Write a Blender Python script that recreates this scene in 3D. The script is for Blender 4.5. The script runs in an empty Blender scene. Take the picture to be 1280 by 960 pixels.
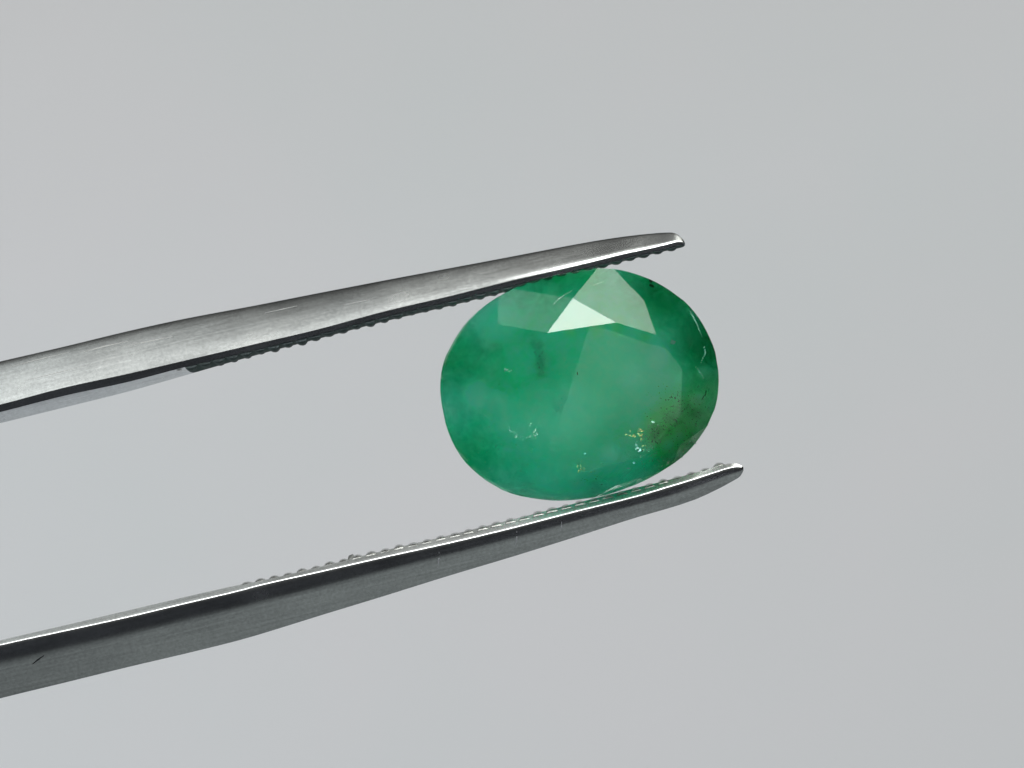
import bpy, bmesh, math, random
from mathutils import Vector, Matrix

random.seed(7)
MM = 0.001
PX = 34.5            # photograph pixels per millimetre in the plane of the stone's girdle
CAM_H = 150.0        # mm, camera above that plane
PAPER_Z = -70.0      # mm, the white sheet below
scene = bpy.context.scene
C = scene.collection

# ------------------------------------------------------------------ camera
cam_d = bpy.data.cameras.new('camera')
cam = bpy.data.objects.new('camera', cam_d)
C.objects.link(cam)
cam.location = (0, 0, CAM_H * MM)
cam_d.sensor_width = 36.0
cam_d.lens = 36.0 * CAM_H / (1280.0 / PX)
cam_d.clip_start = 0.005
cam_d.clip_end = 20.0
cam_d.dof.use_dof = False
cam_d.dof.focus_distance = (CAM_H - 0.3) * MM
cam_d.dof.aperture_fstop = 45.0
scene.camera = cam

# ------------------------------------------------------------------ world and lamps
world = bpy.data.worlds.new('World')
scene.world = world
world.use_nodes = True
bg = world.node_tree.nodes['Background']
bg.inputs[0].default_value = (0.80, 0.88, 1.0, 1)
bg.inputs[1].default_value = 0.008
scene.view_settings.view_transform = 'Standard'
scene.view_settings.look = 'None'
scene.view_settings.exposure = 0.0
scene.view_settings.gamma = 1.0

def lamp(name, direction, dist, sx, sy, radiance, colour=(1, 1, 1), roll=0.0):
    """rectangular lamp seen from the stone in 'direction'; radiance = how bright its face looks"""
    d = Vector(direction).normalized()
    ld = bpy.data.lights.new(name, 'AREA')
    ld.shape = 'RECTANGLE'
    ld.size, ld.size_y = sx, sy
    ld.energy = radiance * math.pi * sx * sy
    ld.color = colour
    o = bpy.data.objects.new(name, ld)
    C.objects.link(o)
    o.location = d * dist
    q = d.to_track_quat('Z', 'Y').to_matrix()
    o.matrix_world = Matrix.Translation(d * dist) @ (q @ Matrix.Rotation(math.radians(roll), 3, 'Z')).to_4x4()
    return o

def dirn(az, off):
    """az: degrees in the picture (0 right, 90 up); off: degrees away from the camera axis"""
    a, t = math.radians(az), math.radians(off)
    return (math.cos(a) * math.sin(t), math.sin(a) * math.sin(t), math.cos(t))

LAMPS = [
    # name, azimuth, off-axis, distance, size x, size y, radiance, colour, roll
    ('window_lamp',  103, 41, 0.90, 0.36, 0.30, 12.8, (1.0, 1.0, 0.96), 0),
    ('wall_lamp',     80, 62, 1.00, 0.44, 0.42, 4.0,  (1.0, 1.0, 0.92), 0),
    ('side_lamp',    119, 64, 1.00, 0.26, 0.26, 1.1,  (0.95, 1.0, 0.97), 0),
    ('room_fill_lamp',    284, 71, 0.70, 0.32, 0.30, 0.27, (0.92, 1.0, 0.97), 0),  # dim fill added for the lower arm's grey reflection
    ('blue_fill_lamp',     213, 59, 0.28, 0.066, 0.066, 26.0,  (0.80, 0.87, 1.0), 0),  # bluish fill added to tint and lift the lower left of the paper
    ('fill_lamp',    326, 47, 0.32, 0.068, 0.068, 9.0,  (0.90, 0.92, 1.0), 0),
]
for a in LAMPS:
    lamp(a[0], dirn(a[1], a[2]), *a[3:])
# the pale ceiling the table facet mirrors: strips that fall off in brightness away from the window
ex, ey = 0.311, 0.950
px_, py_ = 17.98, 13.76
for ln, rad in ((8, .74), (4, .63), (4, .51), (4, .40), (4, .30), (4, .21), (4, .13), (4, .06)):
    cx, cy_ = px_ - ex * ln / 2 + ey * 17, py_ - ey * ln / 2 - ex * 17
    d = Vector((cx, cy_, 800.0))
    az = math.degrees(math.atan2(cy_, cx))
    lamp('ceiling_lamp', d, d.length * MM, 34 * MM, ln * MM, rad, (0.92, 1.0, 0.97), -18.1 - (az + 90.0))
    px_ -= ex * ln; py_ -= ey * ln

cy = scene.cycles
cy.max_bounces = 48
cy.transmission_bounces = 16
cy.volume_bounces = 32
cy.glossy_bounces = 6
cy.diffuse_bounces = 4
cy.sample_clamp_indirect = 4.0
cy.use_denoising = True

# ------------------------------------------------------------------ helpers
def W(u, v, z=0.0):
    """photograph pixel at height z (mm) -> world metres"""
    k = (CAM_H - z) / CAM_H / PX * MM
    return Vector(((u - 640.0) * k, (480.0 - v) * k, z * MM))

def link(name, me, mat=None, parent=None):
    o = bpy.data.objects.new(name, me)
    C.objects.link(o)
    if mat:
        me.materials.append(mat)
    if parent:
        o.parent = parent
    return o

def mesh(name, verts, faces):
    me = bpy.data.meshes.new(name)
    me.from_pydata([tuple(v) for v in verts], [], faces)
    me.update()
    return me

def fix_normals(me):
    bm = bmesh.new(); bm.from_mesh(me)
    bmesh.ops.recalc_face_normals(bm, faces=bm.faces)
    bm.to_mesh(me); bm.free()

def empty(name, loc):
    o = bpy.data.objects.new(name, None)
    o.empty_display_size = 0.002
    C.objects.link(o)
    o.location = loc
    return o

def interp(tab, x):
    """Catmull-Rom (non-uniform, finite difference tangents) through rows (x, a, b, ...)"""
    n = len(tab)
    if x <= tab[0][0]: return list(tab[0][1:])
    if x >= tab[-1][0]: return list(tab[-1][1:])
    i = max(j for j in range(n - 1) if tab[j][0] <= x)
    x0, x1 = tab[i][0], tab[i + 1][0]
    t = (x - x0) / (x1 - x0)
    out = []
    for k in range(1, len(tab[0])):
        p0, p1 = tab[i][k], tab[i + 1][k]
        s = (p1 - p0) / (x1 - x0)
        if 0 < i:
            sp = (p0 - tab[i - 1][k]) / (x0 - tab[i - 1][0]); m0 = 0.5 * (s + sp)
            if s * sp <= 0: m0 = 0
        else: m0 = s
        if i + 2 < n:
            sn = (tab[i + 2][k] - p1) / (tab[i + 2][0] - x1); m1 = 0.5 * (s + sn)
            if s * sn <= 0: m1 = 0
        else: m1 = s
        h = x1 - x0
        out.append((2*t**3 - 3*t**2 + 1)*p0 + (t**3 - 2*t**2 + t)*h*m0 + (-2*t**3 + 3*t**2)*p1 + (t**3 - t**2)*h*m1)
    return out

# ------------------------------------------------------------------ materials
def new_mat(name):
    m = bpy.data.materials.new(name)
    m.use_nodes = True
    nt = m.node_tree
    nt.nodes.clear()
    out = nt.nodes.new('ShaderNodeOutputMaterial')
    return m, nt, out

def N(nt, kind, **kw):
    n = nt.nodes.new(kind)
    for k, v in kw.items():
        setattr(n, k, v)
    return n

def obj_coords(nt, scale):
    tc = N(nt, 'ShaderNodeTexCoord')
    mp = N(nt, 'ShaderNodeMapping')
    mp.inputs['Scale'].default_value = scale
    nt.links.new(tc.outputs['Object'], mp.inputs[0])
    return mp.outputs[0]

def noise(nt, vec, scale, detail=3, rough=0.55):
    n = N(nt, 'ShaderNodeTexNoise')
    n.inputs['Scale'].default_value = scale
    n.inputs['Detail'].default_value = detail
    n.inputs['Roughness'].default_value = rough
    nt.links.new(vec, n.inputs['Vector'])
    return n.outputs[0]

def ramp(nt, fac, stops):
    r = N(nt, 'ShaderNodeValToRGB')
    el = r.color_ramp.elements
    while len(el) < len(stops): el.new(0.5)
    for e, (p, c) in zip(el, stops):
        e.position = p
        e.color = (c, c, c, 1) if not isinstance(c, tuple) else (*c, 1)
    nt.links.new(fac, r.inputs[0])
    return r.outputs[0]

def paper_material():
    m, nt, out = new_mat('white_paper')
    p = N(nt, 'ShaderNodeBsdfPrincipled')
    v = obj_coords(nt, (1000, 1000, 1000))
    big = noise(nt, v, 0.035, 3)
    col = ramp(nt, big, [(0.38, (0.690, 0.706, 0.704)), (0.62, (0.712, 0.709, 0.712))])
    nt.links.new(col, p.inputs['Base Color'])
    p.inputs['Roughness'].default_value = 0.85
    p.inputs['Specular IOR Level'].default_value = 0.2
    b = N(nt, 'ShaderNodeBump')
    b.inputs['Strength'].default_value = 0.06
    b.inputs['Distance'].default_value = 0.00008
    nt.links.new(noise(nt, v, 3.0, 4), b.inputs['Height'])
    nt.links.new(b.outputs[0], p.inputs['Normal'])
    nt.links.new(p.outputs[0], out.inputs[0])
    return m

def steel_material(name, base, r0, r1, grain=0.5, edge=1.0):
    m, nt, out = new_mat(name)
    p = N(nt, 'ShaderNodeBsdfPrincipled')
    p.inputs['Metallic'].default_value = 1.0
    p.inputs['Specular Tint'].default_value = (edge, edge, edge, 1)
    # coordinates turned so that x runs along the arm
    tc = N(nt, 'ShaderNodeTexCoord')
    rot = N(nt, 'ShaderNodeMapping')
    rot.inputs['Rotation'].default_value = (0, 0, -math.radians(13.9))
    nt.links.new(tc.outputs['Object'], rot.inputs[0])
    def co(s):
        mp = N(nt, 'ShaderNodeMapping'); mp.inputs['Scale'].default_value = s
        nt.links.new(rot.outputs[0], mp.inputs[0]); return mp.outputs[0]
    brushed = noise(nt, co((220, 9000, 9000)), 1.0, 4, 0.6)
    cross = noise(nt, co((5000, 450, 450)), 1.0, 3, 0.6)
    speck = noise(nt, co((9000, 9000, 9000)), 1.0, 2, 0.5)
    cloud = noise(nt, co((500, 900, 900)), 1.0, 4, 0.6)
    mixa = N(nt, 'ShaderNodeMix'); mixa.inputs[0].default_value = 0.45
    nt.links.new(brushed, mixa.inputs[2]); nt.links.new(speck, mixa.inputs[3])
    mixb = N(nt, 'ShaderNodeMix'); mixb.inputs[0].default_value = 0.12
    nt.links.new(mixa.outputs[0], mixb.inputs[2]); nt.links.new(cross, mixb.inputs[3])
    rr = ramp(nt, cloud, [(0.3, r0), (0.7, r1)])
    nt.links.new(rr, p.inputs['Roughness'])
    lo = tuple(c * 0.66 for c in base)
    nt.links.new(ramp(nt, mixb.outputs[0], [(0.33, lo), (0.65, base)]), p.inputs['Base Color'])
    b = N(nt, 'ShaderNodeBump')
    b.inputs['Strength'].default_value = grain
    b.inputs['Distance'].default_value = 0.00002
    nt.links.new(mixa.outputs[0], b.inputs['Height'])
    nt.links.new(b.outputs[0], p.inputs['Normal'])
    nt.links.new(p.outputs[0], out.inputs[0])
    return m

GEM_SCATTER = 950.0
GEM_ABS = 2000.0
def gem_material():
    m, nt, out = new_mat('green_emerald')
    g = N(nt, 'ShaderNodeBsdfGlass')
    g.inputs['IOR'].default_value = 1.58
    g.inputs['Roughness'].default_value = 0.0
    v = obj_coords(nt, (1000, 1000, 1000))
    b = N(nt, 'ShaderNodeBump')
    b.inputs['Strength'].default_value = 0.006
    b.inputs['Distance'].default_value = 0.00005
    nt.links.new(noise(nt, v, 0.8, 2), b.inputs['Height'])
    nt.links.new(b.outputs[0], g.inputs['Normal'])
    nt.links.new(g.outputs[0], out.inputs['Surface'])
    def math_(op, x, y, clamp=False):
        q = N(nt, 'ShaderNodeMath', operation=op); q.use_clamp = clamp
        for k, val in enumerate((x, y)):
            if isinstance(val, (int, float)): q.inputs[k].default_value = val
            else: nt.links.new(val, q.inputs[k])
        return q.outputs[0]
    warp = N(nt, 'ShaderNodeTexNoise'); warp.inputs['Scale'].default_value = 0.9; warp.inputs['Detail'].default_value = 3
    nt.links.new(v, warp.inputs['Vector'])
    wv = N(nt, 'ShaderNodeVectorMath', operation='MULTIPLY_ADD')
    nt.links.new(warp.outputs[1], wv.inputs[0])
    wv.inputs[1].default_value = (1.5, 1.5, 0.5); nt.links.new(v, wv.inputs[2])
    def zone(u, vv, r, warped=True):
        d = N(nt, 'ShaderNodeVectorMath', operation='DISTANCE')
        c = W(u, vv) / MM
        flat = N(nt, 'ShaderNodeVectorMath', operation='MULTIPLY')
        nt.links.new(wv.outputs[0] if warped else v, flat.inputs[0]); flat.inputs[1].default_value = (1, 1, 0)
        nt.links.new(flat.outputs[0], d.inputs[0]); off = .75 if warped else 0.0
        d.inputs[1].default_value = (c.x + off, c.y + off, 0)
        mr = N(nt, 'ShaderNodeMapRange', interpolation_type='SMOOTHSTEP')
        nt.links.new(d.outputs[1], mr.inputs[0])
        mr.inputs[1].default_value = 0.0; mr.inputs[2].default_value = r / PX
        mr.inputs[3].default_value = 1.0; mr.inputs[4].default_value = 0.0
        return mr.outputs[0]
    VEILS = [(598, 492, 22, .6), (622, 500, 16, .45), (634, 530, 14, .3), (654, 536, 16, .35), (846, 541, 16, .8), (832, 552, 15, .9), (868, 500, 14, .8), (858, 528, 13, .7), (720, 598, 15, .5),
             (876, 466, 12, .8), (820, 447, 18, .5), (790, 470, 22, .4), (690, 366, 14, .5), (596, 602, 12, .8), (760, 565, 18, .4)]
    # colour zoning; rim entries put its dark reflections into the absorption: (u, v, radius px, absorption, scattering)
    ZONES = [(566, 455, 60, 1.6, -.4), (586, 570, 65, 1.3, -.35), (892, 425, 72, 3, -.6), (858, 587, 72, 3, -.5), (828, 362, 62, 3, -.4),
             (690, 345, 55, 2.4, -.3), (712, 522, 62, .9, 4.0), (622, 402, 44, .8, 2.0), (694, 600, 35, .4, .9), (660, 520, 60, -.15, .5),
             (785, 470, 75, -.1, .6), (600, 490, 40, -.25, .3), (860, 520, 45, -.2, .2), (630, 470, 50, .8, -.1), (740, 350, 30, 2, -.2)]
    SMOKE_AND_RIM = [(894, 425, 72, .85), (862, 592, 72, .7), (830, 358, 62, .75), (554, 455, 58, .36), (576, 582, 60, .28), (690, 342, 45, .16), (862, 515, 52, .10), (610, 470, 45, .08),  # rim entries put dark reflections into the absorption; the rest are smoky marks
              (673, 433, 12, .35), (676, 446, 12, .35), (675, 457, 12, .35), (677, 467, 10, .3), (704, 500, 8, .5), (697, 511, 10, .5),
              (603, 437, 18, .15), (623, 433, 12, .3), (803, 437, 22, .12), (826, 450, 16, .12), (856, 512, 16, .35), (838, 524, 16, .3), (818, 541, 16, .45), (744, 599, 14, .35), (658, 604, 12, .25)]
    OLIVES = [(864, 512, 66), (836, 530, 42), (820, 545, 26), (712, 414, 14), (742, 411, 16), (772, 410, 16), (800, 417, 13)]  # the table edge entries put an internal reflection into the colour
    A = math_('MULTIPLY_ADD', noise(nt, v, 0.55, 4, .6), 1.6); A.node.inputs[2].default_value = 0.2
    Sx = math_('MULTIPLY_ADD', noise(nt, wv.outputs[0], 0.8, 4, .6), 1.4); Sx.node.inputs[2].default_value = 0.3
    # fine mottling
    m1 = math_('MULTIPLY_ADD', noise(nt, v, 2.4, 5, .68), 3.4); m1.node.inputs[2].default_value = -1.7
    m2 = math_('MULTIPLY_ADD', noise(nt, wv.outputs[0], 3.4, 5, .68), 3.4); m2.node.inputs[2].default_value = -1.7
    A = math_('ADD', A, m1); Sx = math_('ADD', Sx, m2)
    for u, vv, r, ca, cs in ZONES:
        f = zone(u, vv, r)
        A = math_('ADD', A, math_('MULTIPLY', f, ca)); Sx = math_('ADD', Sx, math_('MULTIPLY', f, cs))
    for u, vv, r, k in VEILS:
        f = zone(u, vv, r, False)
        veil = math_('MULTIPLY', math_('MULTIPLY', f, k), noise(nt, v, 5.0, 4, .7))
        Sx = math_('ADD', Sx, math_('MULTIPLY', veil, 9.0)); A = math_('ADD', A, math_('MULTIPLY', veil, 2.6))
    A = math_('MAXIMUM', A, .15); Sx = math_('MAXIMUM', Sx, .15)
    sc = N(nt, 'ShaderNodeVolumeScatter')
    sc.inputs['Color'].default_value = (0.97, 1, 1, 1)
    nt.links.new(math_('MULTIPLY', Sx, GEM_SCATTER), sc.inputs['Density'])
    ab = N(nt, 'ShaderNodeVolumeAbsorption')
    mix = N(nt, 'ShaderNodeMix', data_type='RGBA')
    ol = 0.0
    for q in OLIVES: ol = math_('ADD', ol, zone(*q), True)
    nt.links.new(ol, mix.inputs[0])
    mix.inputs[6].default_value = (0.012, 0.990, 0.895, 1); mix.inputs[7].default_value = (0.35, 0.965, 0.66, 1)
    gl = 0.0
    for q in ((712, 522, 72), (622, 402, 44), (694, 600, 35)): gl = math_('ADD', gl, zone(*q), True)
    mix2 = N(nt, 'ShaderNodeMix', data_type='RGBA')
    nt.links.new(gl, mix2.inputs[0]); nt.links.new(mix.outputs[2], mix2.inputs[6]); mix2.inputs[7].default_value = (0.03, 0.9995, 0.905, 1)
    nt.links.new(mix2.outputs[2], ab.inputs['Color'])
    nt.links.new(math_('MULTIPLY', A, GEM_ABS), ab.inputs['Density'])
    add = N(nt, 'ShaderNodeAddShader')
    nt.links.new(sc.outputs[0], add.inputs[0]); nt.links.new(ab.outputs[0], add.inputs[1])
    D = math_('MULTIPLY_ADD', noise(nt, wv.outputs[0], 2.6, 5, .68), 0.55); D.node.inputs[2].default_value = -0.28
    D = math_('MAXIMUM', D, 0.0)
    for u, vv, r, k in SMOKE_AND_RIM: D = math_('ADD', D, math_('MULTIPLY', zone(u, vv, r, r > 30), k))
    sm = N(nt, 'ShaderNodeVolumeAbsorption'); sm.inputs['Color'].default_value = (0.1, 0.32, 0.22, 1)
    nt.links.new(math_('MULTIPLY', D, 1500.0), sm.inputs['Density'])
    add2 = N(nt, 'ShaderNodeAddShader')
    nt.links.new(add.outputs[0], add2.inputs[0]); nt.links.new(sm.outputs[0], add2.inputs[1])
    nt.links.new(add2.outputs[0], out.inputs['Volume'])
    return m

def plain(name, col, rough=0.5, metal=0.0):
    m, nt, out = new_mat(name)
    p = N(nt, 'ShaderNodeBsdfPrincipled')
    v = obj_coords(nt, (1000, 1000, 1000))
    c = ramp(nt, noise(nt, v, 6.0, 3), [(0.3, tuple(x * 0.7 for x in col)), (0.7, col)])
    nt.links.new(c, p.inputs['Base Color'])
    p.inputs['Roughness'].default_value = rough
    p.inputs['Metallic'].default_value = metal
    nt.links.new(p.outputs[0], out.inputs[0])
    return m

# ------------------------------------------------------------------ background sheet
S = 0.125
bpm = mesh('paper_backdrop', [(-S, -S, 0), (S, -S, 0), (S, S, 0), (-S, S, 0)], [(0, 1, 2, 3)])
bp = link('paper_backdrop', bpm, paper_material())
bp.location = (0, 0, PAPER_Z * MM)
bp['kind'] = 'structure'
bp['label'] = 'plain pale grey paper sheet lying out of focus below the stone'

# ------------------------------------------------------------------ tweezers
steel = steel_material('satin_steel', (0.71, 0.735, 0.745), 0.24, 0.28, 0.08)
tooth_steel = steel_material('tooth_steel', (0.55, 0.56, 0.55), 0.25, 0.4, 0.2)
shaded_steel = steel_material('shaded_steel', (0.19, 0.23, 0.22), 0.36, 0.5, 0.2, 0.25)  # dark reflections of the upper jaw put into the steel colour

def axis(x): return 665.0 - 0.247 * x

# upper arm: x, top edge, end of top rounding, bright ridge, lower end of the dark chamfer, inner edge of the far side (all photograph pixels)
UP = [
    (-3900, axis(-3900)-86, axis(-3900)-80, axis(-3900)-24, axis(-3900)-14, axis(-3900)-1),
    (-3300, axis(-3300)-140, axis(-3300)-134, axis(-3300)-78, axis(-3300)-68, axis(-3300)-54),
    (-2500, axis(-2500)-200, axis(-2500)-194, axis(-2500)-138, axis(-2500)-128, axis(-2500)-114),
    (-1400, axis(-1400)-232, axis(-1400)-226, axis(-1400)-172, axis(-1400)-162, axis(-1400)-148),
    (-500, axis(-500)-222, axis(-500)-216, axis(-500)-168, axis(-500)-158, axis(-500)-143),
    (0, 451.8, 458, 505.7, 515.2, 529),
    (80, 433.3, 439.5, 484.6, 494.8, 509.4),
    (160, 413.9, 421, 467.2, 477.5, 489.5),
    (225, 399.6, 407, 452, 460.5, 471),
    (320, 381.7, 389, 429.8, 437, 444),
    (400, 366, 372, 411, 417.5, 423),
    (480, 350.6, 356, 389.3, 396, 402),
    (560, 335.6, 341, 370.6, 377, 383),
    (640, 320.6, 325, 350.6, 357, 363),
    (690, 311, 315, 339.6, 345.5, 351),
    (740, 301.8, 305, 328, 333, 337),
    (780, 295.7, 298.5, 318, 323, 326.5),
    (820, 291.4, 294, 309.5, 313.5, 316.5),
    (838, 290.6, 293, 304.5, 309, 312.5),
    (846, 292.6, 294.6, 302.5, 307.2, 310.8),
    (851, 296.6, 298, 302.4, 306.4, 309.6),
    (854.5, 300.4, 301.4, 303.4, 306.2, 308.4),
    (856.3, 304.0, 304.3, 305.0, 306.0, 306.6)]
# lower arm: x, inner edge of the far side, bright edge, start of the face, bottom edge
LO = [
    (-3900, axis(-3900)+1, axis(-3900)+10, axis(-3900)+14, axis(-3900)+86),
    (-3300, axis(-3300)+56, axis(-3300)+64, axis(-3300)+68, axis(-3300)+140),
    (-2500, axis(-2500)+114, axis(-2500)+122, axis(-2500)+126, axis(-2500)+200),
    (-1400, axis(-1400)+148, axis(-1400)+155, axis(-1400)+159, axis(-1400)+232),
    (-500, axis(-500)+142, axis(-500)+148, axis(-500)+152, axis(-500)+218),
    (0, 800.5, 806, 810, 873),
    (80, 782, 788.5, 792.5, 853.5),
    (160, 763.2, 771, 775, 833.8),
    (240, 744.3, 752, 756, 815),
    (300, 731, 738, 742, 800),
    (320, 727.5, 732.5, 737, 794.3),
    (400, 708.5, 714.5, 719, 769.5),
    (480, 688.3, 696.3, 700.3, 745),
    (560, 669.5, 678.8, 682.5, 720),
    (640, 649.5, 659.8, 663.5, 696),
    (720, 629, 639, 643, 671),
    (800, 608.5, 619, 623, 645.5),
    (830, 601.5, 610, 615, 637),
    (870, 590.6, 598, 602, 624),
    (900, 582, 588, 592, 610),
    (912, 579.5, 584.5, 588.5, 603.5),
    (920, 579.4, 583.2, 587, 599),
    (925, 581, 583.6, 586.4, 595.5),
    (928, 582.6, 584.0, 586, 591),
    (929.3, 584.4, 585.0, 586, 588)]

LIP = 0.675
def lerp(a, b, t): return a + (b - a) * t

def section_upper(x):
    y0, yb, y1, y2, y3 = interp(UP, x)
    h = (y1 - y0) / PX                               # height of the outer face in mm
    zf = 0.22
    pts = []
    # outer face: steep at the top edge, easing towards the ridge
    steps = (0, .02, .06, .12, .2, .3, .4, .5, .6, .7, .8, .88, .94, .98)
    z, prev, prof = 0.0, 0.0, []
    for t in steps:
        tm = 0.5 * (t + prev)
        tilt = lerp(lerp(34, 38, min(1, max(0, (x - 120) / 250))), lerp(29.0, 37.0, min(1, max(0, (x - 600) / 150))), tm ** lerp(.7, .9, min(1, max(0, x / 400)))) + 11 * math.exp(-tm / 0.06)
        if tm > .8: tilt = lerp(tilt, 21.0, min(1, max(0, (x - 600) / 120)) * min(1, (tm - .8) / .06))
        z += (t - prev) * h * math.tan(math.radians(tilt)); prev = t
        prof.append((t, z))
    ztop = prof[-1][1]
    pts += [(lerp(y0, y1, t), zf + zz - ztop) for t, zz in prof]
    e = (y2 - y1) / PX
    rd = min(1.0, max(0.0, (x - 560.0) / 160.0))      # the ridge is rounder towards the tip
    pts += [(y1, zf + lerp(.02 * h * .57, .012, rd)), (lerp(y1, y2, .03 + .17 * rd), zf + lerp(.02 * h * .57 - .008 * e, 0, rd)), (lerp(y1, y2, .55), zf - e * .11), (y2, zf - e * .22)]
    dz = 1.0 * min(1.0, h / 0.75)
    pts += [(lerp(y2, y3, .15), zf - e * .22 - .12 * dz), (lerp(y2, y3, .5), zf - e * .22 - .45 * dz), (lerp(y2, y3, .9), zf - e * .22 - .9 * dz), (y3, zf - e * .22 - dz)]
    zb = min(zf - ztop, zf - e * .22 - dz) - 0.25 * min(1.0, h / 0.75)
    pts += [(y3 - 1.0, zf - e * .22 - dz * 1.08), (lerp(y3, y0, .5), zb), (lerp(y3, y0, .9), zb + .03), (lerp(y3, y0, .99), zb + .12 * min(1.0, h / 0.75))]
    return pts

def section_lower(x):
    y0, y1, y2, y3 = interp(LO, x)
    k = min(1.0, max(0.03, (y3 - y0) / 30.0))
    e = (y1 - y0) / PX
    zt = 0.20
    ze = zt - e * LIP
    pts = [(y0, ze - 0.75 * k), (y0 - .2, ze - 0.3 * k), (y0, ze), (lerp(y0, y1, .5), lerp(ze, zt, .5)), (lerp(y0, y1, .88), lerp(ze, zt, .9)), (y1, zt)]
    pts += [(lerp(y1, y2, .15), zt + .007), (y2, zt + .004)]
    f = (y3 - y2) / PX
    z, prev = zt + .004, 0.0
    for t in (.04, .09, .15, .22, .3, .42, .56, .7, .84, .95, 1.0):
        tm = .5 * (t + prev)
        z -= (t - prev) * f * math.tan(math.radians(lerp(3, 34, min(1.0, tm / .42) ** .7)))
        prev = t
        pts.append((lerp(y2, y3, t), z))
    pts += [(y3 + .2, z - .15 * k), (y3 - .5, z - .35 * k), (y3 - 3 * k, z - .6 * k), (lerp(y0, y3, .5), z - .75 * k), (y0 + 2.0, ze - 0.85 * k)]
    return pts

def loft(name, tab, section, mat, parent, inner=None):
    xs = []
    for a, b in zip(tab, tab[1:]):
        n = max(1, int(round((b[0] - a[0]) / 20.0))) if a[0] >= 0 else 6
        if b[0] - a[0] < 20: n = 3
        xs += [lerp(a[0], b[0], i / n) for i in range(n)]
    xs.append(tab[-1][0])
    verts, faces = [], []
    m = len(section(0))
    for x in xs:
        verts += [W(x, y, z) for y, z in section(x)]
    for i in range(len(xs) - 1):
        for j in range(m):
            a, b = i * m + j, i * m + (j + 1) % m
            faces.append((a, b, b + m, a + m))
    faces.append(tuple(range(m - 1, -1, -1)))
    faces.append(tuple(range((len(xs) - 1) * m, len(xs) * m)))
    me = mesh(name, verts, faces)
    o = link(name, me, mat, parent)
    if inner:
        m2, j0, j1, xa = inner
        me.materials.append(m2)
        for i in range(len(xs) - 1):
            if xs[i] >= xa:
                for j in range(j0, j1): me.polygons[i * m + j].material_index = 1
    fix_normals(me)
    me.shade_smooth()
    me.set_sharp_from_angle(angle=math.radians(29))
    return o

tw = empty('tweezers', (0, 0, 0))
tw['label'] = 'satin steel tweezers with two serrated jaws gripping the green oval stone'
tw['category'] = 'tweezers'
arm_up = loft('arm', UP, section_upper, steel, tw, (shaded_steel, 17, 22, 228))
arm_up['label'] = 'bright satin upper arm with dark serrated underside'
arm_lo = loft('arm', LO, section_lower, steel, tw)
arm_lo['label'] = 'dark grey lower arm with thin bright serrated edge'

# teeth: rounded ridges across the gripping faces, one shared shape, each its own object
def tooth_mesh(mat):
    verts, faces = [], []
    prof = [(-.5, -.35), (-.46, .05), (-.36, .42), (-.2, .75), (0.02, .93), (.2, .86), (.36, .58), (.46, .2), (.5, -.35)]
    zs = [(0.0, .72), (.06, .94), (.2, 1.0), (.85, 1.0), (1.0, .85)]
    for t, s in zs:
        for px, py in prof:
            verts.append((px * (0.85 + .15 * s), py * s, t))
    m = len(prof)
    for i in range(len(zs) - 1):
        for j in range(m - 1):
            faces.append((i*m + j, i*m + j + 1, (i+1)*m + j + 1, (i+1)*m + j))
    faces.append(tuple(range(m))); faces.append(tuple(range((len(zs)-1)*m + m - 1, (len(zs)-1)*m - 1, -1)))
    me = mesh('tooth', verts, faces)
    fix_normals(me)
    me.shade_smooth()
    me.set_sharp_from_angle(angle=math.radians(50))
    me.materials.append(mat)
    return me
TOOTH = tooth_mesh(tooth_steel)
DARK_TOOTH = tooth_mesh(shaded_steel)

def tooth(parent, front, back, along, out, pitch, height, jitter, me=None):
    f, b = Vector(front), Vector(back)
    ax = (b - f)
    al = Vector(along).normalized()
    ou = Vector(out); ou = (ou - al * ou.dot(al)).normalized()
    o = bpy.data.objects.new('tooth', me or TOOTH)
    C.objects.link(o)
    al = al * pitch * random.uniform(.9, 1.06)
    ou = ou * height * random.uniform(1 - jitter, 1 + jitter)
    o.parent = parent
    o.matrix_world = Matrix(((al.x, ou.x, ax.x, f.x), (al.y, ou.y, ax.y, f.y), (al.z, ou.z, ax.z, f.z), (0, 0, 0, 1)))
    return o

x = 239.0
while x < 850:
    y0, yb, y1, y2, y3 = interp(UP, x)
    k = min(1.0, (y1 - y0) / 26.0)
    sl = (interp(UP, x + 5)[4] - interp(UP, x - 5)[4]) / 10.0 if x < 845 else -.2
    al = Vector((1, -sl, 0))
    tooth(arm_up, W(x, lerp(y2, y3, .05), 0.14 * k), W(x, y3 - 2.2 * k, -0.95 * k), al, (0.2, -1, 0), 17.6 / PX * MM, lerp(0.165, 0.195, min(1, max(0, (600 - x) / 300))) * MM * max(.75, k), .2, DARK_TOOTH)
    x += 17.15
ys = interp(UP, 224.0)
st = tooth(arm_up, W(223, ys[3] - 1.0, 0.10), W(223, ys[4] - 2.5, -0.9), Vector((1, .24, 0)), (0.2, -1, 0), 15 / PX * MM, 0.11 * MM, 0)
st.name = 'jaw_step'; st['label'] = 'pale rounded step where the serration begins'
x = 308.0
while x < 915:
    y0, y1, y2, y3 = interp(LO, x)
    k = min(1.0, (y3 - y0) / 30.0)
    sl = (interp(LO, x + 5)[1] - interp(LO, x - 5)[1]) / 10.0
    al = Vector((-1, sl, 0))
    tooth(arm_lo, W(x, lerp(y0, y1, .45), 0.08), W(x, y0 + 1.2, -0.8 * k), al, (-0.2, 1, 0), 17.9 / PX * MM, 0.15 * MM, .22)
    x += 17.4

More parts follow.
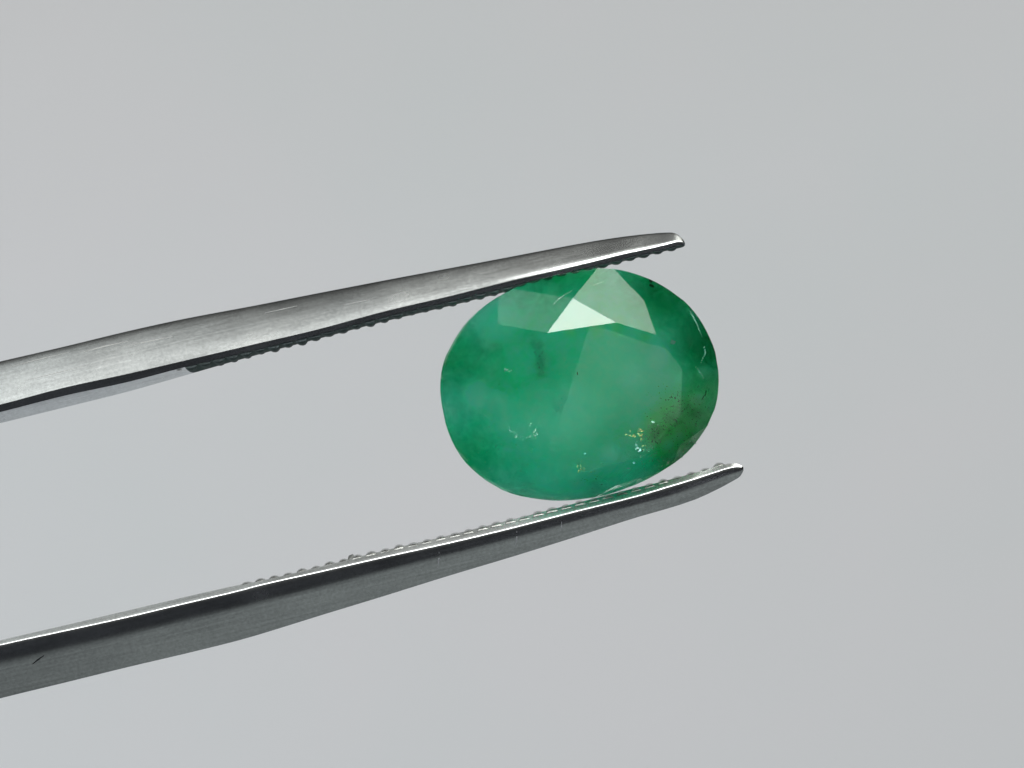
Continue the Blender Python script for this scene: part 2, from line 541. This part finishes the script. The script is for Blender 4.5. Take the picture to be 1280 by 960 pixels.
# ------------------------------------------------------------------ the stone
ZG = 0.18      # girdle height, mm
HC = 1.25       # crown height
outline_px = [(628.6,368),(606,383.4),(586.4,401.7),(571.6,422.8),(561,442.5),(555,463.6),(553.6,488),(556,508.8),(561,531),(570,553.8),(583,574.4),(600,591),
    (620.6,606),(645,616.6),(671,622),(695.6,624.6),(720,624),(752.5,619.5),(780,611.3),(799,604),(819.4,593.6),(838,582.3),(860,564.5),(877,543.4),(889.7,521.6),(896,501),(898.3,480),
    (897.6,460),(894.4,441.6),(886.6,421),(872.5,396),(853.8,375),(834,360.8),(816.6,351),(797,343.3),(781.6,338.8),(765,336),(745,335.4),(720,338),(694.5,343.6),(664,352)]
GC = (727.0, 481.0)
pol = sorted((math.atan2(GC[1] - v, u - GC[0]), math.hypot(u - GC[0], v - GC[1])) for u, v in outline_px)
polw = [(a - 2*math.pi, r) for a, r in pol] + pol + [(a + 2*math.pi, r) for a, r in pol]
def girdle(a):
    r = interp(polw, a)[0]
    return Vector((GC[0] + r * math.cos(a), GC[1] - r * math.sin(a)))
def ang(p): return math.atan2(GC[1] - p[1], p[0] - GC[0])

TB = [(684, 416), (770, 403), (820, 418), (853, 462), (850, 520), (806, 570), (730, 590), (662, 565), (630, 508), (643, 450)]
KG = [(632, 366), (757, 335), (846, 369), (897, 452), (890, 522), (832, 586), (735, 622), (620, 606), (557, 516), (566, 432)]
ST = [(716, 373), (805, 375), (868, 420), (881, 492), (850, 556), (772, 606), (684, 604), (602, 554), (587, 476), (622, 405)]
n = len(TB)
gm_verts, gm_faces = [], []
def gv(u, v, z):
    gm_verts.append(W(u, v, z)); return len(gm_verts) - 1

def plane_z(p0, p1, p2, q):
    """height at q of the plane through three (u, v, z) points"""
    a = Vector((p1[0]-p0[0], p1[1]-p0[1], p1[2]-p0[2])); b = Vector((p2[0]-p0[0], p2[1]-p0[1], p2[2]-p0[2]))
    nn = a.cross(b)
    return p0[2] - (nn.x * (q[0]-p0[0]) + nn.y * (q[1]-p0[1])) / nn.z

ZT = ZG + HC
tb = [gv(u, v, ZT) for u, v in TB]
# kite planes: through T_i and K_i, level across
def kite_z(i, q):
    T, K = Vector(TB[i]), Vector(KG[i])
    # normal direction: mean of the radial line and the girdle normal
    a = ang(KG[i])
    g0, g1 = girdle(a - .05), girdle(a + .05)
    t = (g1 - g0).normalized()
    nrm = Vector((-t.y, t.x))
    if nrm.dot(K - T) < 0: nrm = -nrm
    d = (K - T).dot(nrm)
    return ZT - HC * ((Vector(q) - T).dot(nrm) / d)
SZ = []
for i in range(n):
    j = (i + 1) % n
    SZ.append(0.5 * (kite_z(i, ST[i]) + kite_z(j, ST[i])))
st = [gv(u, v, SZ[i]) for i, (u, v) in enumerate(ST)]
# girdle ring: per kite two points (a short straight contact), per half facet several
ring_up, marks = [], []
KW = 0.075
ka = [ang(k) for k in KG]
def unwrap(a, ref):
    while a > ref: a -= 2 * math.pi
    while a <= ref - 2 * math.pi: a += 2 * math.pi
    return a
ANG = []            # going clockwise in the picture (decreasing angle)
for i in range(n):
    a0 = ka[i]; a1 = unwrap(ka[(i + 1) % n], a0)
    seg = [a0 + KW * .9, a0 - KW * .9]
    lo, hi = a1 + KW * .9, a0 - KW * .9
    inner = [lerp(hi, lo, t / 8.0) for t in range(1, 8)]
    ANG.append((seg, inner))
def gz_half(i, which, q):
    """height of the girdle edge on a half facet so that the facet stays flat"""
    return None
up_idx, lo_idx, allang = {}, {}, []
GT = 0.16
kp = []
for i in range(n):
    seg, inner = ANG[i]
    for a in seg + inner: allang.append(a)
def gpoint(a):
    p = girdle(a); return p
gid = 0
rows = []
for i in range(n):
    seg, inner = ANG[i]
    j = (i + 1) % n
    pm = girdle(inner[3])                 # middle of the arc between two kites
    k0 = girdle(seg[1]); k1 = girdle(ANG[j][0][0])
    S3 = (*ST[i], SZ[i])
    row = []
    for a in seg: row.append((girdle(a), ZG))
    for t, a in enumerate(inner):
        q = girdle(a)
        if t < 3: z = plane_z(S3, (*k0, ZG), (*pm, ZG), q)
        elif t == 3: z = ZG
        else: z = plane_z(S3, (*pm, ZG), (*k1, ZG), q)
        row.append((q, max(ZG - 0.12, min(ZG + .2, z))))
    rows.append(row)
gu = [[gv(q.x, q.y, z) for q, z in row] for row in rows]
gl = [[gv(GC[0] + (q.x - GC[0]) * 1.0 - 3.2, q.y + 1.2, ZG - GT) for q, z in row] for row in rows]
gm_faces.append(tuple(tb))                                        # table
for i in range(n):
    j = (i + 1) % n; h = (i - 1) % n
    gm_faces.append((tb[i], tb[j], st[i]))                        # star
    gm_faces.append((tb[i], st[i], gu[i][1], gu[i][0], st[h]))    # kite
    gm_faces.append((st[i], *gu[i][5:0:-1]))                      # two half facets
    gm_faces.append((st[i], gu[j][0], *gu[i][8:4:-1]))
flat_u = [v for r in gu for v in r]; flat_l = [v for r in gl for v in r]
L = len(flat_u)
for k in range(L):
    gm_faces.append((flat_u[k], flat_u[(k+1) % L], flat_l[(k+1) % L], flat_l[k]))
# pavilion: long main facets to the culet, with split lower facets
CU = (714.0, 505.0); ZC = ZG - GT - 3.6
culet = gv(*CU, ZC)
pm_ring = []
for i in range(n):
    j = (i + 1) % n
    q = girdle(ANG[i][1][3])
    pm_ring.append(gv(lerp(CU[0], q.x, .42), lerp(CU[1], q.y, .42), ZC + 0.40 * 3.6 * 1.12))
for i in range(n):
    h = (i - 1) % n; j = (i + 1) % n
    gm_faces.append((culet, pm_ring[h], gl[i][0], gl[i][1], pm_ring[i]))
    gm_faces.append((pm_ring[i], *gl[i][1:6]))
    gm_faces.append((pm_ring[i], *gl[i][5:9], gl[j][0]))
gme = mesh('faceted_body', gm_verts, gm_faces)
bm = bmesh.new(); bm.from_mesh(gme)
big = [f for f in bm.faces if len(f.verts) > 3]
bmesh.ops.triangulate(bm, faces=[f for f in big if len(f.verts) > 4 and len(f.verts) != n])
bmesh.ops.recalc_face_normals(bm, faces=bm.faces)
bm.to_mesh(gme); bm.free()

gem = empty('emerald', W(*GC, ZC))
gem['label'] = 'oval faceted cloudy green gemstone held between the tweezer jaws'
gem['category'] = 'gemstone'
body = link('faceted_body', gme, gem_material())
body.parent = gem
body.matrix_parent_inverse = Matrix.Translation(-gem.location)

# inclusions inside the stone: flakes, specks and healed fractures under the facets
from mathutils.bvhtree import BVHTree
_bm = bmesh.new(); _bm.from_mesh(gme)
BVH = BVHTree.FromBMesh(_bm)
def top_z(u, v):
    p = W(u, v, ZG)
    hit = BVH.ray_cast(Vector((p.x, p.y, 0.01)), Vector((0, 0, -1)))
    return hit[0].z / MM if hit[0] is not None else None

WINDOW = Vector(dirn(103, 41))
def refract(d, nrm, eta):
    c = -d.dot(nrm); k = 1 - eta * eta * (1 - c * c)
    return (d * eta + nrm * (eta * c - math.sqrt(max(0, k)))).normalized()
def spark_frame(u, v, spread):
    """orientation of a cleavage plane that flashes the window towards a viewer above"""
    p = W(u, v, ZG)
    nrm = BVH.ray_cast(Vector((p.x, p.y, 0.01)), Vector((0, 0, -1)))[1]
    if nrm.z < 0: nrm = -nrm
    vin = refract(Vector((0, 0, -1)), nrm, 1 / 1.58)
    lin = refract(-WINDOW, nrm, 1 / 1.58)
    h = (-lin - vin).normalized()
    h = (h + Vector((random.gauss(0, spread), random.gauss(0, spread), 0))).normalized()
    return h.to_track_quat('Z', 'Y').to_matrix()

def flake_bm(bm, u, v, depth, lx, ly, rot, tiltx=0.0, k=7, rough=.35, th=.02, spark=None):
    """irregular thin crystal plate; lx, ly in photograph pixels"""
    z = top_z(u, v)
    if z is None: return
    c = W(u, v, z - depth)
    ring = []
    for i in range(k):
        a = 2 * math.pi * i / k + random.uniform(-.25, .25)
        r = random.uniform(1 - rough, 1)
        ring.append((math.cos(a) * r * lx / 2 / PX, math.sin(a) * r * ly / 2 / PX))
    M = Matrix.Rotation(math.radians(rot), 3, 'Z') @ Matrix.Rotation(math.radians(tiltx), 3, 'X')
    if spark is not None: M = spark_frame(u, v, spark) @ Matrix.Rotation(math.radians(rot), 3, 'Z')
    top = [bm.verts.new(c + M @ Vector((x, y, th / 2)) * MM) for x, y in ring]
    bot = [bm.verts.new(c + M @ Vector((x, y, -th / 2)) * MM) for x, y in ring]
    bm.faces.new(top); bm.faces.new(bot[::-1])
    for i in range(k):
        j = (i + 1) % k
        bm.faces.new((top[i], bot[i], bot[j], top[j]))

def inclusion(name, mat, items, label=None, spark=None):
    bm = bmesh.new()
    for it in items: flake_bm(bm, *it, spark=spark)
    bmesh.ops.recalc_face_normals(bm, faces=bm.faces)
    me = bpy.data.meshes.new(name); bm.to_mesh(me); bm.free()
    o = link(name, me, mat, body)
    if label: o['label'] = label
    return o

DARK = plain('dark_mineral', (0.006, 0.014, 0.009), 0.6)
SMOKE = plain('smoky_mineral', (0.012, 0.06, 0.035), 0.6)
WHITE = plain('bright_film', (0.95, 0.97, 0.93), 0.3, 1.0)
GOLD = plain('golden_film', (0.90, 0.74, 0.30), 0.35, 1.0)
CYAN = plain('pale_cyan_film', (0.70, 0.96, 0.95), 0.3, 1.0)
HAZE = plain('pale_green_film', (0.62, 0.80, 0.70), 0.45, 1.0)
U = random.uniform
def glints(name, mat, centres, count, sig, size, spread, label=None):
    inclusion(name, mat, [(random.gauss(c[0], sig), random.gauss(c[1], sig), U(.04, .2), U(*size), U(size[0], size[1] * .6), U(0, 180), 0, 5, .75)
                          for c in (random.choice(centres) for q in range(count))], label, spread)
inclusion('dark_inclusion', DARK, [(813, 352, .08, 5, 9, 20), (814, 358, .1, 8, 6, -20)], 'black speck under the upper right rim')
inclusion('dark_inclusion', DARK, [(721.5, 467, .15, 2.0, 6, 5)])
inclusion('dark_inclusion', DARK, [(881, 491, .1, 2.0, 10, -18), (877.5, 497, .1, 1.8, 9, -35), (885, 487, .1, 1.2, 7, -8)], 'thin black crack near the right rim')
inclusion('dark_speck', DARK, [(U(600, 700), U(465, 560), U(.3, .8), U(.8, 2.0), U(.8, 2.0), U(0, 180)) for i in range(40)])['kind'] = 'stuff'
inclusion('dark_speck', DARK, [(U(806, 880), U(480, 555), U(.15, .7), U(.8, 2.6), U(.8, 2.0), U(0, 180)) for i in range(130)])['kind'] = 'stuff'
# bright reflecting films
glints('bright_inclusion_or_reflection', HAZE, [(631, 462), (634, 463), (637, 463.5)], 9, 1.2, (1, 5), .09)
arc = [(637.5, 537, 3), (637, 533, 2), (641, 540, 2), (645, 542.5, 2), (648, 546, 2.4), (653, 546, 1.6), (658, 547.5, 2), (664, 546.5, 2), (667, 543.5, 3), (672, 543, 3.8), (666.5, 539.5, 3), (662, 530, 2.4), (671, 537, 1.5), (656, 549, 1.5), (650, 549, 1.4), (664, 549, 1.6), (669, 547, 2)]
ring = [(u + random.gauss(0, 1.3), v + random.gauss(0, 1.1), U(.03, .14), U(.5, 1.1) * w, U(.4, .8) * w, U(0, 180), 0, 5, .75) for u, v, w in arc for q in range(3)]
inclusion('bright_inclusion_or_reflection', WHITE, ring, 'ring of tiny white sparks in the lower left', .045)
glints('golden_inclusion', GOLD, [(802, 546), (804, 552), (806, 558), (799, 540), (788, 545)], 34, 2.6, (1.5, 5), .07)
glints('golden_inclusion', GOLD, [(725, 586), (730, 589)], 14, 2.4, (1.2, 4), .07)
glints('bright_inclusion_or_reflection', CYAN, [(794, 556), (797, 560), (800, 564)], 16, 1.6, (1.5, 6), .06, 'pale cyan flash beside the golden flake')
inclusion('bright_inclusion_or_reflection', CYAN, [(816, 527.5, .15, 6, 4, -10), (731, 567, .25, 4, 3, 0), (785, 584, .15, 6, 2.5, 5), (827, 581.5, .1, 5, 2, 10), (792, 577, .15, 4, 4, 0)], None, .12)
inclusion('bright_speck', HAZE, [(U(795, 870), U(525, 585), U(.12, .5), U(1, 5), U(.8, 2), U(0, 60)) for i in range(110)], None, .13)['kind'] = 'stuff'
inclusion('bright_speck', HAZE, [(U(590, 790), U(460, 610), U(.2, .6), U(.8, 2.2), U(.8, 1.6), U(0, 180)) for i in range(160)], None, .13)['kind'] = 'stuff'
inclusion('bright_inclusion_or_reflection', HAZE, [(841, 428, .05, 11, 9, 30, 0, 4)])  # plate added for the bright reflection of the small notch facet
def fracture(name, mat, pts, depth, spread, label=None):
    """healed fracture: overlapping cleavage plates along a path of (u, v, width px)"""
    items = []
    for (u0, v0, w0), (u1, v1, w1) in zip(pts, pts[1:]):
        ln = math.hypot(u1 - u0, v1 - v0); k = max(1, int(ln / 2.2))
        for q in range(k):
            t = (q + .5) / k
            items.append((lerp(u0, u1, t), lerp(v0, v1, t), depth * U(.7, 1.6), ln / k * U(1.2, 1.8), max(.5, lerp(w0, w1, t)) * U(.6, 1.1),
                          math.degrees(math.atan2(v0 - v1, u1 - u0)) + U(-8, 8), 0, 6, .5, .008))
    return inclusion(name, mat, items, label, spread)
fracture('fracture', CYAN, [(809, 569.5, .8), (815, 567.5, 2.4), (821, 564.5, .8)], .06, .05)
fracture('fracture', HAZE, [(862, 389, 1), (866, 397, 6), (871, 406, 3), (874, 415, 2.2), (877, 422, .7)], .06, .05, 'pale curved fracture along the right rim')
fracture('fracture', HAZE, [(879, 433, 1), (881, 439, 4.5), (880, 444, 2), (877, 449, 3), (875.5, 455, .8)], .06, .05)
fracture('fracture', HAZE, [(868, 458, 1), (873, 464, 7), (877, 471, 5), (878, 474, 1)], .12, .07)
fracture('fracture', HAZE, [(868, 509, .7), (874, 504, 2.2), (880, 501, .6)], .08, .05)
fracture('surface_scratch', HAZE, [(691, 382, .5), (698, 374, 3), (706, 369, 1.6), (716, 363.5, .6)], .03, .06)
fracture('surface_scratch', HAZE, [(741, 357, .4), (748, 354.5, 1.8), (755, 352, .5)], .02, .06)
fracture('fracture', HAZE, [(836, 590, .6), (850, 580, 1.6), (858, 574, .6)], .06, .07)
def grains(mat, centres, count, sig, depth, size, label=None):
    items = []
    for i in range(count):
        u, v = random.choice(centres)
        items.append((random.gauss(u, sig), random.gauss(v, sig), U(*depth), U(*size), U(size[0], size[0] + 1.6), U(0, 180), U(-40, 40), 6, .7))
    return inclusion('dark_inclusion', mat, items, label)
grains(SMOKE, [(673, 434), (675, 442), (677, 450), (675, 458), (676, 466)], 12, 3.5, (.4, .9), (1, 5), 'smoky vertical streak below the white facet')
grains(SMOKE, [(703, 499), (702, 506), (697, 512), (690, 510)], 10, 1.4, (.2, .5), (1, 5), 'small dark hook shaped mark near the centre')
grains(SMOKE, [(857, 508), (852, 513), (864, 519), (838, 522), (830, 526), (870, 507), (848, 500), (822, 538)], 70, 7, (.15, .7), (.8, 5), 'dark mossy patch at the right')
grains(SMOKE, [(726, 597), (735, 600), (750, 602)], 12, 4, (.2, .5), (.8, 6))
grains(SMOKE, [(815, 540), (822, 548), (812, 556)], 14, 5, (.2, .6), (.8, 5))

# scratches and a burr on the tweezers
def arm_scratch(arm, name, mat, pts):
    b2 = bmesh.new(); b2.from_mesh(arm.data); tree = BVHTree.FromBMesh(b2); b2.free()
    bm = bmesh.new(); prev = None
    for i, (u, v, w) in enumerate(pts):
        a = Vector(pts[max(0, i-1)][:2]); b = Vector(pts[min(len(pts)-1, i+1)][:2])
        t = (b - a).normalized(); nn = Vector((-t.y, t.x)) * w / 2
        cur = []
        for sgn in (1, -1):
            q = W(u + nn.x * sgn, v + nn.y * sgn, 0)
            h = tree.ray_cast(Vector((q.x, q.y, .02)), Vector((0, 0, -1)))[0]
            cur += [bm.verts.new(h + Vector((0, 0, 0.000006))), bm.verts.new(h - Vector((0, 0, 0.00001)))]
        if prev:
            for q, r in ((0, 2), (2, 3), (3, 1), (1, 0)): bm.faces.new((prev[q], prev[r], cur[r], cur[q]))
        prev = cur
    bmesh.ops.recalc_face_normals(bm, faces=bm.faces)
    me = bpy.data.meshes.new(name); bm.to_mesh(me); bm.free()
    return link(name, me, mat, arm)
GOUGE = plain('gouge_dirt', (0.01, 0.012, 0.012), .6)
PALE = plain('fresh_scratch', (0.55, 0.56, 0.56), .5, .5)
arm_scratch(arm_lo, 'scratch', GOUGE, [(40, 830.5, .8), (47, 825, 2.0), (55, 819.5, .8)])
for pts in ([(549, 690, .5), (548.6, 699, 1.8), (547, 710, .5)], [(646, 664, .5), (646, 672, 1.5), (644.5, 681, .5)], [(702, 652, .5), (702, 658, 1.2), (701, 664, .4)], [(715, 664, .4), (720, 665.5, 1.2), (725, 666.5, .4)]):
    arm_scratch(arm_lo, 'scratch', PALE, pts)
for pts in ([(8, 459.5, .4), (40, 450.5, 1.2), (84, 440.2, .4)], [(98, 441, .4), (130, 432.5, 1.3), (158, 426.5, .4)], [(150, 434, .4), (185, 426.5, 1.0), (215, 420.5, .4)],
            [(330, 391, .4), (352, 386.2, 1.0), (371, 382, .4)], [(30, 476, .3), (70, 466, .9), (110, 456.5, .3)], [(430, 381, .3), (445, 377.8, .8), (462, 374.5, .3)]):
    arm_scratch(arm_up, 'scratch', PALE, pts)
bm = bmesh.new()
vs = [bm.verts.new(W(u, v, z)) for u, v, z in ((433, 704, -.1), (446, 700.5, -.1), (441, 692.5, -.3), (436, 694.5, -.3), (433, 704, -.5), (446, 700.5, -.5), (442, 693.5, -.45))]
for f in ((0, 1, 2, 3), (4, 6, 5), (1, 5, 6, 2), (0, 3, 6, 4), (2, 6, 3), (0, 4, 5, 1)): bm.faces.new([vs[i] for i in f])
bmesh.ops.recalc_face_normals(bm, faces=bm.faces)
me = bpy.data.meshes.new('burr'); bm.to_mesh(me); bm.free()
link('burr', me, tooth_steel, arm_lo)['label'] = 'small raised burr among the lower teeth'

import sys
def report():
    for p in gme.polygons:
        v = p.normal
        if v.z < .3 or p.area < 3e-7: continue
        r = 2 * v.z * v - Vector((0, 0, 1)); c = p.center / MM
        print('FACET at px %.0f %.0f' % (640 + c.x * PX, 480 - c.y * PX), 'area %.2f' % (p.area * 1e6), 'tilt %.1f' % math.degrees(math.acos(v.z)), 'refl az %.0f off %.0f' % (math.degrees(math.atan2(r.y, r.x)) % 360, math.degrees(math.acos(max(-1, min(1, r.z))))))
if '--report' in sys.argv: report()
